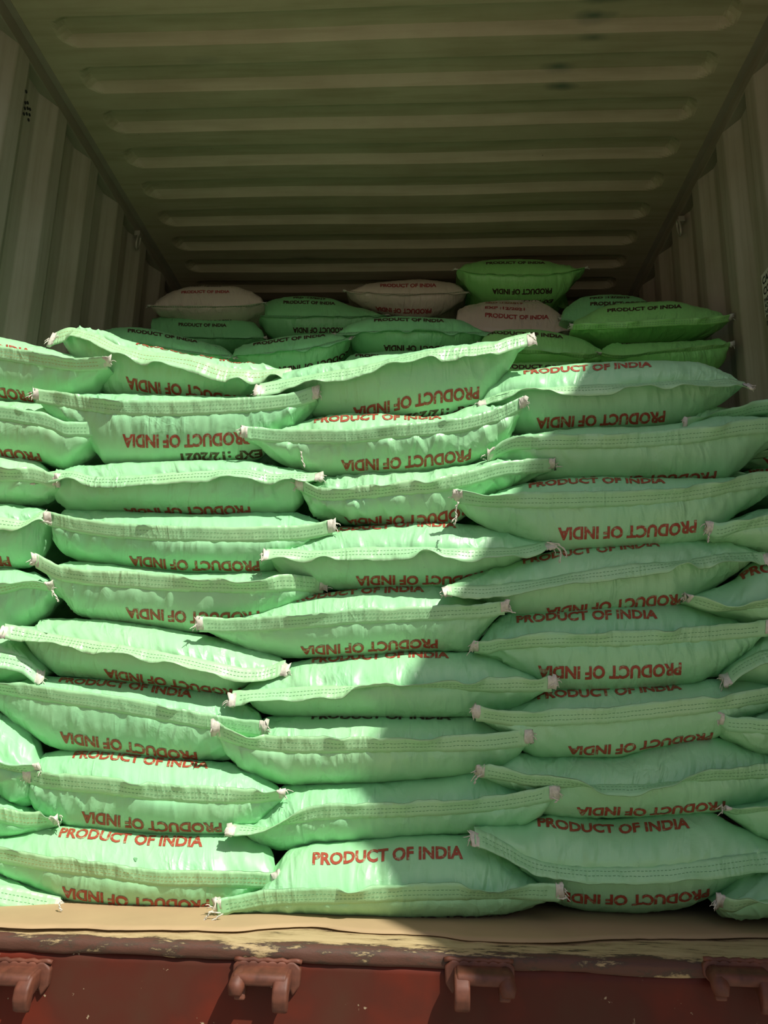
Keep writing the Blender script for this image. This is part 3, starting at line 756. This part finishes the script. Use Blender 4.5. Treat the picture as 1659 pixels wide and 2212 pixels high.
 seam=[(503,1498),(571,1494),(739,1485),(860,1482),(951,1484),(1060,1490),(1192,1488)], top=[(521,1488),(559,1460),(610,1437),(669,1422),(795,1413),(922,1409),(1048,1415),(1112,1439),(1160,1468)], bot=[(546,1520),(575,1539),(640,1545),(739,1546),(932,1546),(1029,1546),(1115,1528),(1165,1502)], txt=[(PO,1,820,1417)], ear=(-.02,-.02), long=[[(1188,1482),(1198,1476),(1204,1482)]]),
dict(label='seventh sack down in the middle, no print in view, flap upright along its length', flap=1,
 seam=[(468,1588),(546,1614),(643,1621),(836,1619),(1029,1616),(1142,1606)], top=[(510,1583),(550,1566),(576,1549),(787,1546),(980,1549),(1053,1560),(1105,1588)], bot=[(489,1628),(520,1655),(546,1672),(619,1693),(787,1690),(932,1679),(1077,1662),(1122,1632)], txt=[(PO,1,820,1548,DARK)], ear=(-.035,-.01)),
dict(label='eighth sack down in the middle, plain, rippled stitched flap rising to the right', flap=[(0,-.6),(.12,-.2),(.25,.8),(1,1)],
 seam=[(503,1783),(570,1788),(620,1778),(691,1765),(884,1758),(1050,1747),(1140,1735),(1195,1722)], top=[(540,1776),(570,1745),(592,1715),(612,1697),(787,1690),(932,1680),(1053,1668),(1125,1701),(1170,1714)], bot=[(525,1800),(551,1821),(604,1838),(691,1824),(932,1812),(1101,1788),(1164,1766),(1185,1740)], ear=(-.025,-.02), long=[[(1192,1722),(1205,1728),(1198,1734)]]),
dict(label='bottom middle sack, upright PRODUCT OF INDIA across its sunlit top', flap=1,
 seam=[(470,1972),(530,1960),(595,1950),(739,1946),(932,1938),(1110,1937),(1210,1940)], top=[(508,1955),(560,1922),(590,1870),(619,1836),(700,1824),(787,1819),(980,1812),(1029,1813),(1101,1850),(1149,1894),(1190,1926)], bot=[(522,1975),(595,1980),(787,1982),(1029,1981),(1125,1966),(1175,1950)], txt=[(PO,1,838,1847),(PO,-1,960,1982,DARK)], Y=1.35, ear=(-.03,-.01), a=.10, long=[[(475,1972),(455,1970),(445,1982),(440,1990)],[(480,1974),(465,1985),(450,1992)],[(1205,1940),(1216,1942),(1224,1938)]]),
# ---- right column
dict(label='topmost right sack, two lines of print, thread tuft at its right tip', flap=-.7, Y=1.43,
 seam=[(1040,868),(1107,845),(1213,838),(1339,832),(1415,828),(1466,824),(1525,826),(1565,822),(1610,830)], top=[(1065,830),(1099,803),(1137,800),(1255,788),(1402,780),(1499,782),(1550,799),(1590,818)], bot=[(1055,905),(1080,930),(1130,936),(1255,926),(1423,917),(1487,902),(1550,875),(1590,848)], txt=[(PO,-1,1300,907),(PO,1,1268,794)], wr=.8),
dict(label='second sack down on the right, plain blue-green top and evenly stitched flap', flap=.9,
 seam=[(1056,997),(1085,978),(1116,968),(1339,963),(1508,951),(1600,936),(1760,924)], top=[(1075,968),(1112,938),(1255,926),(1423,917),(1560,902),(1700,900)], bot=[(1080,1008),(1130,1028),(1170,1034),(1300,1035),(1560,1032),(1600,1010),(1650,975),(1710,945)], txt=[(PO,-1,1405,1034)]),
dict(label='third sack down on the right, large dark red line, thread hanging at its left tip', flap=.9,
 seam=[(988,1083),(1050,1090),(1171,1093),(1339,1089),(1508,1074),(1592,1056),(1659,1046),(1720,1038)], top=[(1040,1074),(1074,1064),(1145,1045),(1255,1035),(1423,1031),(1592,1031),(1680,1030)], bot=[(1005,1108),(1044,1132),(1128,1160),(1213,1183),(1339,1176),(1529,1164),(1583,1122),(1617,1097),(1680,1060)], txt=[(PO,-1,1355,1149),(PO,1,1290,1038)], ear=(-.04,0), Y=1.385, long=[[(990,1084),(984,1100),(986,1118),(982,1134)],[(986,1116),(975,1128)]]),
dict(label='fourth sack down on the right, hanging flap with a notch near its right tip', flap=-.8,
 seam=[(965,1268),(1032,1270),(1128,1261),(1255,1240),(1381,1222),(1487,1213),(1560,1201),(1655,1197)], top=[(1006,1248),(1086,1223),(1150,1204),(1221,1185),(1339,1177),(1465,1168),(1550,1166),(1625,1186)], bot=[(1010,1285),(1057,1303),(1116,1328),(1255,1322),(1381,1314),(1478,1303),(1550,1265),(1610,1225)], txt=[(PO,-1,1333,1306),(PO,1,1280,1188)], ear=(-.04,-.02)),
dict(label='fifth sack down on the right, red print above and below its seam', flap=.9,
 seam=[(1024,1406),(1050,1408),(1078,1401),(1171,1394),(1339,1391),(1508,1381),(1613,1372),(1659,1368)], top=[(1040,1385),(1070,1345),(1128,1329),(1255,1316),(1381,1305),(1487,1303),(1550,1324),(1617,1354)], bot=[(1045,1418),(1078,1434),(1120,1460),(1160,1476),(1213,1484),(1339,1487),(1487,1476),(1550,1461),(1613,1410)], txt=[(PO,-1,1318,1452,RED),(PO,1,1270,1329)], ear=(0,-.02), wr=1.3),
dict(label='sixth sack down on the right, tilted up right, faint second line beneath the sack above', flap=.9,
 seam=[(1028,1552),(1128,1563),(1297,1557),(1465,1541),(1592,1525),(1659,1513),(1740,1500)], top=[(1080,1540),(1125,1520),(1179,1492),(1339,1488),(1487,1480),(1550,1468),(1610,1470),(1690,1488)], bot=[(1065,1570),(1103,1597),(1171,1635),(1318,1637),(1423,1614),(1541,1595),(1600,1560),(1680,1525)], txt=[(PO,-1,1387,1611),(PO,1,1320,1494)], ear=(-.03,0)),
dict(label='seventh sack down on the right, flap sagging in the middle like a smile', flap=[(0,.9),(.25,.5),(.38,-.3),(.55,-.2),(.7,.8),(1,.9)],
 seam=[(1035,1674),(1100,1684),(1150,1694),(1250,1697),(1381,1697),(1500,1684),(1659,1676),(1750,1670)], top=[(1074,1660),(1116,1630),(1171,1634),(1318,1639),(1423,1616),(1541,1595),(1620,1610),(1700,1640)], bot=[(1074,1694),(1130,1720),(1155,1746),(1190,1760),(1255,1766),(1381,1764),(1550,1753),(1659,1732),(1710,1700)], txt=[(PO,-1,1408,1753),(PO,1,1372,1622)], ear=(-.03,0), long=[[(1040,1672),(1028,1682),(1024,1694)]]),
dict(label='bottom right sack, bulging, upright PRODUCT OF INDIA on its wrinkled top', flap=-.8,
 seam=[(1025,1793),(1078,1818),(1162,1862),(1276,1876),(1381,1876),(1508,1865),(1659,1848),(1760,1850)], top=[(1057,1786),(1128,1780),(1162,1764),(1297,1768),(1423,1764),(1530,1758),(1590,1778),(1659,1816),(1720,1838)], bot=[(1060,1815),(1107,1862),(1140,1895),(1180,1940),(1255,1964),(1381,1971),(1465,1964),(1550,1930),(1620,1895),(1700,1866)], txt=[(PO,1,1325,1791),(PO,-1,1365,1945)], ear=(-.035,0), a=.10, wr=1.5, Y=1.38),
# ---- right edge column
dict(label='topmost sack at the right edge, crumpled corner resting on the sack beside it', flap=.5, wr=1.8,
 seam=[(1482,932),(1530,915),(1580,905),(1659,890),(1900,880),(2040,890)], top=[(1500,900),(1550,882),(1610,882),(1659,868),(1800,850),(1960,860)], bot=[(1540,924),(1600,914),(1659,912),(1800,935),(1960,920)], txt=[(PO,1,1770,872)], Y=1.47, ear=(-.07,0)),
dict(label='second sack down at the right edge, mostly hidden in the gap beside the stack', flap=.5,
 seam=[(1545,1004),(1659,985),(1950,970),(2040,970)], top=[(1590,960),(1659,920),(1800,925),(1960,940)], bot=[(1600,1014),(1659,1016),(1800,1030),(1960,1010)], txt=[(PO,-1,1790,990)], Y=1.50),
dict(label='third sack down at the right edge, a few red letters at the frame edge', flap=.6,
 seam=[(1560,1036),(1700,1062),(1950,1060),(2040,1055)], top=[(1590,1026),(1620,1016),(1680,1006),(1800,1000),(1960,1020)], bot=[(1640,1080),(1700,1098),(1800,1106),(1960,1090)], txt=[(PO,1,1765,1018)], Y=1.49),
dict(label='fourth sack down at the right edge, pale ragged corner poking left', flap=.8,
 seam=[(1528,1150),(1550,1158),(1592,1145),(1659,1134),(1900,1120),(2040,1130)], top=[(1545,1138),(1583,1126),(1634,1107),(1659,1101),(1800,1095),(1960,1105)], bot=[(1550,1166),(1600,1180),(1640,1192),(1700,1198),(1900,1198),(2000,1165)], Y=1.38, long=[[(1533,1150),(1530,1162),(1529,1172)]]),
dict(label='fifth sack down at the right edge, letters PR on its rising top', flap=.3,
 seam=[(1480,1298),(1550,1318),(1659,1309),(1900,1300),(2040,1290)], top=[(1520,1280),(1592,1257),(1625,1221),(1659,1211),(1800,1200),(1960,1230)], bot=[(1530,1314),(1583,1335),(1625,1356),(1700,1358),(1900,1355),(2000,1330)], txt=[(PO,1,1762,1224,RED,1.0)], Y=1.385),
dict(label='sixth sack down at the right edge, narrow flap end curling downward', flap=-.6,
 seam=[(1562,1460),(1600,1432),(1659,1408),(1900,1400),(2040,1400)], top=[(1590,1430),(1622,1385),(1659,1358),(1800,1350),(1960,1365)], bot=[(1580,1466),(1620,1478),(1659,1486),(1800,1490),(1980,1450)], Y=1.40),
dict(label='seventh sack down at the right edge, gathered corner beside a tilted sack', flap=.6, wr=1.6,
 seam=[(1554,1560),(1575,1574),(1613,1577),(1659,1580),(1900,1580),(2040,1575)], top=[(1580,1564),(1610,1553),(1659,1538),(1800,1520),(1960,1535)], bot=[(1567,1590),(1610,1612),(1659,1627),(1800,1640),(1980,1610)], Y=1.385),
dict(label='eighth sack down at the right edge, whitish frayed corner above a dark cleft', flap=.4, threads=8,
 seam=[(1562,1748),(1600,1756),(1659,1748),(1900,1745),(2040,1745)], top=[(1585,1743),(1620,1738),(1659,1734),(1700,1690),(1800,1660),(1960,1680)], bot=[(1600,1778),(1634,1804),(1659,1812),(1800,1820),(1980,1790)], Y=1.385),
dict(label='bottom sack at the right edge, blunt frayed corner on the cardboard', flap=.5, threads=8,
 seam=[(1552,1958),(1580,1966),(1620,1952),(1659,1944),(1900,1935),(2040,1930)], top=[(1562,1932),(1592,1905),(1625,1892),(1659,1880),(1800,1845),(1960,1860)], bot=[(1575,1980),(1620,1984),(1659,1982),(1800,1980),(1980,1965)], Y=1.35),
]
RG = 'sacks piled deeper in the container'
REAR = [
dict(label='off-white sack at far left of the deep pile, dark red print on top', mats=WG, Y=2.93, tw=.84, flap=.0, fw=.01,
 seam=[(325,662),(360,664),(440,664),(530,662),(570,655)], top=[(345,645),(374,628),(423,618),(497,617),(542,628),(562,643)], bot=[(340,676),(360,686),(443,696),(530,690),(560,670)], txt=[(PO,1,444,631,REDW),('PRD',1,444,619,DARK),(PO,-1,444,694)]),
dict(label='dark green sack beneath the off-white sack at far left of the deep pile', mats=DG, Y=2.95, tw=.84, flap=.0, fw=.01,
 seam=[(325,722),(382,729),(470,732),(572,732)], top=[(329,690),(360,684),(443,690),(546,694),(564,712)], bot=[(340,745),(450,765),(560,755)], txt=[(PO,1,438,703)]),
dict(label='green sack in the deep pile between the two off-white sacks of the top row', mats=DG, Y=3.05, tw=.92, flap=-.4, fw=.012,
 seam=[(543,681),(600,683),(669,684),(780,684),(835,680)], top=[(560,666),(595,647),(648,641),(710,643),(760,660),(810,674)], bot=[(562,704),(579,730),(640,742),(720,744),(800,720)], txt=[(PO,1,668,654),('PRD',1,668,644),(PO,-1,690,713)]),
dict(label='off-white sack high in the middle of the deep pile, print above and below seam', mats=WG, Y=3.1, flap=-.6, fw=.016,
 seam=[(748,629),(800,633),(880,636),(960,634),(1008,630)], top=[(765,624),(812,610),(894,604),(970,611),(998,622)], bot=[(760,645),(775,660),(812,672),(915,684),(975,670),(1000,645)], txt=[(PO,1,881,617,REDW),(PO,-1,872,671,REDW)]),
dict(label='bright green sack topmost of all in the deep pile, near the ceiling', mats=GG, Y=3.0, flap=-.3, fw=.012, a=.12,
 seam=[(986,582),(1030,592),(1110,594),(1195,592),(1264,581)], top=[(1010,568),(1053,561),(1110,559),(1171,561),(1221,573)], bot=[(998,608),(1008,645),(1040,660),(1130,668),(1200,664),(1228,650),(1244,612)], txt=[(PO,1,1115,568),(PO,-1,1128,630),('EXP',-1,1160,652)]),
dict(label='off-white sack showing EXP 12/2021 above PRODUCT OF INDIA in red', mats=WG, Y=2.85, flap=-.2, fw=.01, a=.14,
 seam=[(984,700),(1040,716),(1120,722),(1200,720),(1238,712)], top=[(987,672),(1006,659),(1086,650),(1171,650),(1213,676),(1230,700)], bot=[(1000,712),(1060,735),(1130,740),(1200,732)], txt=[(PO,1,1116,686,REDW),('EXP',1,1091,667,REDW),('PRD',1,1088,655,REDW)]),
dict(label='dark green sack tucked behind the bright green sack on the right of the pile', mats=DG, Y=2.8, flap=.0, fw=.01, a=.12,
 seam=[(1210,692),(1260,700),(1330,702),(1425,690)], top=[(1222,662),(1255,641),(1318,636),(1381,642),(1410,664)], bot=[(1225,710),(1300,725),(1400,712)], txt=[(PO,1,1345,656),('PRD',1,1318,643)]),
dict(label='bright green sack at right of the deep pile, right tip touching the wall', mats=GG, Y=2.43, flap=.7, fw=.018, a=.11,
 seam=[(1233,712),(1339,708),(1444,702),(1530,699),(1575,692)], top=[(1240,698),(1265,680),(1297,662),(1381,651),(1444,650),(1508,664),(1555,678)], bot=[(1246,727),(1270,742),(1297,750),(1381,740),(1508,734),(1554,713)], txt=[(PO,1,1393,667),('EXP',1,1350,655)]),
dict(label='green sack at right wall just under the bright green sack with stitched flap', mats=GG, Y=2.38, flap=.3, fw=.014,
 seam=[(1296,766),(1330,772),(1423,763),(1500,757),(1577,748)], top=[(1305,752),(1322,741),(1381,739),(1508,734),(1550,732),(1568,737)], bot=[(1312,786),(1340,802),(1440,812),(1540,806),(1567,785)], txt=[(PO,1,1428,738)]),
dict(label='green sack below the off-white EXP sack, curved top with dark print', mats=GG, Y=2.4, flap=.3, fw=.014,
 seam=[(1035,745),(1124,761),(1200,765),(1255,772),(1315,768)], top=[(1050,724),(1080,714),(1150,711),(1234,725),(1290,752)], bot=[(1060,780),(1124,798),(1220,805),(1290,790)], txt=[(PO,1,1135,722)]),
dict(label='green sack in the pile directly below the middle off-white sack', mats=DG, Y=2.5, flap=-.5, fw=.016,
 seam=[(723,721),(800,717),(874,716),(970,718),(1062,720)], top=[(740,712),(792,689),(874,682),(980,688),(1032,708)], bot=[(745,745),(776,762),(880,772),(980,765),(1040,742)], txt=[(PO,1,883,691),(PO,-1,903,752)]),
dict(label='green sack in the pile with a long sloping top, left of the middle', mats=DG, Y=2.4, flap=-.5, fw=.016,
 seam=[(498,770),(587,762),(669,752),(710,742),(757,730)], top=[(510,754),(554,738),(610,728),(669,723),(715,722),(740,725)], bot=[(515,790),(560,812),(640,818),(710,800),(745,765)], txt=[(PO,1,625,733),(PO,-1,682,789)]),
dict(label='green sack of the pile at the left, sloping down behind the folded flap', mats=DG, Y=2.4, flap=-.4, fw=.014,
 seam=[(185,728),(300,742),(400,758),(450,765),(507,770)], top=[(211,715),(274,706),(330,710),(380,722),(450,740),(485,755)], bot=[(210,770),(300,800),(400,810),(480,795)], txt=[(PO,1,352,724)]),
dict(label='green sack seen as a sliver above the tilted flap of the topmost middle sack', mats=DG, Y=2.33, flap=.2, fw=.012,
 seam=[(735,790),(850,802),(950,802),(1042,795)], top=[(750,775),(776,764),(850,756),(930,756),(1020,772)], bot=[(760,815),(850,832),(950,832),(1020,815)], txt=[(PO,1,850,770)]),
dict(label='green sack peeking out just above the topmost right sack', mats=GG, Y=2.28, flap=.2, fw=.012,
 seam=[(1045,815),(1140,822),(1240,822),(1325,812)], top=[(1065,798),(1110,785),(1200,783),(1280,792)], bot=[(1070,838),(1150,850),(1240,850),(1300,832)], txt=[(PO,1,1170,793)]),
]
def stretch(sp, f):
    for k_ in ('seam', 'top', 'bot'): sp[k_] = [(f(x), y) for x, y in sp[k_]]
for q_, sp in enumerate(SACKS[:9]): stretch(sp, lambda x, g_=min(1.4, .98+.07*q_): x if x > -60 else -60+(x+60)*g_)
for q_, sp in enumerate(SACKS[-9:]): stretch(sp, lambda x, g_=(.8 if q_ < 3 else 1.2): x if x < 1700 else 1700+(x-1700)*g_)
all_sacks = []
for i, sp in enumerate(SACKS): all_sacks.append(make_sack(sp, i))
for i, sp in enumerate(REAR):
    sp['group'] = RG; sp.setdefault('D', .36); sp.setdefault('threads', 2); all_sacks.append(make_sack(sp, 60+i))

# ------------------------------------------------------------------ the pile goes on behind: copies out of sight from the door
random.seed(11)
def bury(src, x, y, z, turn=0.0, label='', grp=''):
    o = bpy.data.objects[src.name].copy(); C.objects.link(o)
    bb = [Vector(c) for c in src.bound_box]; mid = sum(bb, Vector())/8; y0_ = min(c.y for c in bb); z0_ = min(c.z for c in bb)
    M = Matrix.Translation((x, y, z)) @ Matrix.Rotation(turn, 4, 'Z') @ Matrix.Translation((-mid.x, -y0_, -z0_))
    o.matrix_world = M; o['label'] = label; o['group'] = grp; o['category'] = 'sack'
    for ch in src.children:
        if ch.name.startswith('seam_flap'):
            c = ch.copy(); C.objects.link(c); c.parent = o
    return o
plain_sacks = [all_sacks[i] for i in (24, 25, 20, 12)]
for (yrow, zlo, nl, grp, lab) in (
        (1.80, .02, 4, 'sacks directly behind the front stack', 'green sack directly behind the front stack, hidden from the doorway'),
        (2.46, .12, 7, 'sacks carrying the nearer part of the deep pile', 'green sack low in the deep pile, hidden beneath the nearer sacks'),
        (2.90, .98, 3, 'sacks carrying the middle of the deep pile', 'green sack hidden beneath the middle of the deep pile'),
        (3.30, 1.00, 4, 'sacks carrying the rear of the deep pile', 'green sack hidden beneath the rearmost sacks of the pile')):
    for q in range(nl):
        for c_ in range(4):
            x = -1.0 + c_*.545 + (.0 if q % 2 else .06) + random.uniform(-.01, .01)
            bury(plain_sacks[(q*3+c_) % 4], x, yrow+random.uniform(0, .02), zlo+q*.128, random.uniform(-.03, .03), lab, grp)

# ------------------------------------------------------------------ lock keepers on the rear beam
def keeper(pxc, mirror, label):
    c = P(pxc, 2080, 1.2535); root = bpy.data.objects.new('lock_keeper', None); C.objects.link(root)
    root.location = (c[0], 1.2535, c[2]); root.scale = (1.18, 1.1, 1.15); tag(root, label, 'bracket', 'welded lock keepers on the red beam')
    s = -1 if mirror else 1
    b = BM()
    b.prism([Vector((s*x, .003, z)) for x, z in ((-.042, -.002), (-.036, .004), (.036, .004), (.044, -.004), (.043, -.024), (.034, -.036), (.028, -.022), (-.028, -.020), (-.034, -.022), (-.042, -.014))], (0, -.010, 0), .003)
    b.build('back_plate', KEEPM, root, True)
    b = BM()
    b.prism([Vector((s*-.036, y, z)) for y, z in ((-.005, -.001), (-.030, -.004), (-.034, -.009), (-.032, -.018), (-.005, -.017))], (s*.066, 0, 0), .003)
    b.build('bridge', KEEPM, root, True)
    b = BM()    # long claw, tapering downwards and out
    b.prism([Vector((s*.014, y, z)) for y, z in ((-.004, -.003), (-.030, -.006), (-.040, -.018), (-.042, -.030), (-.036, -.044), (-.028, -.048), (-.022, -.030), (-.004, -.024))], (s*.019, 0, 0), .0035)
    b.build('long_claw', KEEPM, root, True)
    b = BM()    # short rounded claw
    b.tube([(s*-.030, -.006, -.010), (s*-.030, -.022, -.012), (s*-.031, -.033, -.019), (s*-.031, -.037, -.027)], [.0095, .0105, .0105, .0075], 12)
    b.prism([Vector((s*-.035, y, z)) for y, z in ((-.004, -.012), (-.020, -.016), (-.026, -.036), (-.018, -.037), (-.004, -.022))], (s*.014, 0, 0), .003)
    b.build('short_claw', KEEPM, root, True)
    b = BM()
    b.tube([(s*(-.040+.084*t/14), -.003-.0015*(t % 2), .004+.001*math.sin(t*2.1)) for t in range(15)], .0032, 6)
    b.build('weld_bead', KEEPM, root, True)
keeper(42, False, 'red oxide lock keeper at the left edge of the beam, sunlit')
keeper(577, False, 'red oxide lock keeper in full sun, casting long shadows down left')
keeper(1037, True, 'red oxide lock keeper at the shadow line, one claw sunlit')
keeper(1590, False, 'red oxide lock keeper in the shade at the right of the beam')

# ------------------------------------------------------------------ lashing rings, vent, label, roof marks
def ring(px, py, x, s, label):
    v = RW @ np.array([px-CX, -(py-CY), -FPX]); p = v*(x/v[0])
    b = BM(); r = .034
    b.tube([(-s*.004*math.cos(t)+0, r*.45*math.sin(t), -r+r*math.cos(t)) for t in [2*math.pi*k/20 for k in range(20)]], .0055, 8, True)
    o = b.build('lashing_ring', STEEL, None, True); o.location = (p[0]-s*.014, p[1], p[2]+.03)
    tag(o, label, 'ring', 'lashing rings under the roof rails')
    b = BM(); b.box((-.010, -.016, -.012), (.016, .016, .012), .003); k = b.build('ring_lug', STEEL, o); k.location = (s*.006, 0, 0)
ring(292, 520, XL, -1, 'steel lashing ring hanging under the left roof rail')
ring(1474, 490, XR, 1, 'steel lashing ring hanging under the right roof rail')
b = BM()
hp = [(56,198),(54,222),(59,222),(53,234),(59,234),(64,236),(51,246),(57,246),(63,248),(61,259)]
for x, y in hp:
    v = RW @ np.array([x-CX, -(y-CY), -FPX]); p = v*((XL+.003)/v[0])
    b.tube([(p[0]-.0, p[1], p[2]), (p[0]+.0025, p[1], p[2])], .0052, 10)
vt = b.build('vent_holes', BLACK, None); tag(vt, 'cluster of small dark ventilation holes high on the left wall', 'vent')
# paper label on the right wall
c1 = RW @ np.array([1647-CX, -(596-CY), -FPX]); c1 = c1*(XR/c1[0]); c2 = RW @ np.array([1655-CX, -(688-CY), -FPX]); c2 = c2*(XR/c2[0])
yL = c1[1]; zt = c1[2]; zb = c2[2]
b = BM(); b.box((XR-.0045, yL-.21, zb), (XR-.003, yL, zt), 0)
lab = b.build('wall_label', PAPER, None); tag(lab, 'white paper notice with black print on the right wall, cut by the photo edge', 'label')
lines = [('CAL', .026), ('CON', .026), ('PAINT', .016), ('FORM', .016), ('NOTI', .016), ('TO B', .016), ('IN', .016)]
z = zt-.012
for s_, h_ in lines:
    tv, tf = text_mesh(s_, None, h_)
    w_ = tv[:, 0].max()-tv[:, 0].min()
    me = mesh('label_line', [(XR-.0049, yL-.006-(x+w_/2), z-h_/2+y) for x, y in tv], tf)
    link('label_line', me, PRINT, lab, False); z -= (zt-zb-.012)/len(lines) if h_ < .02 else h_+.010
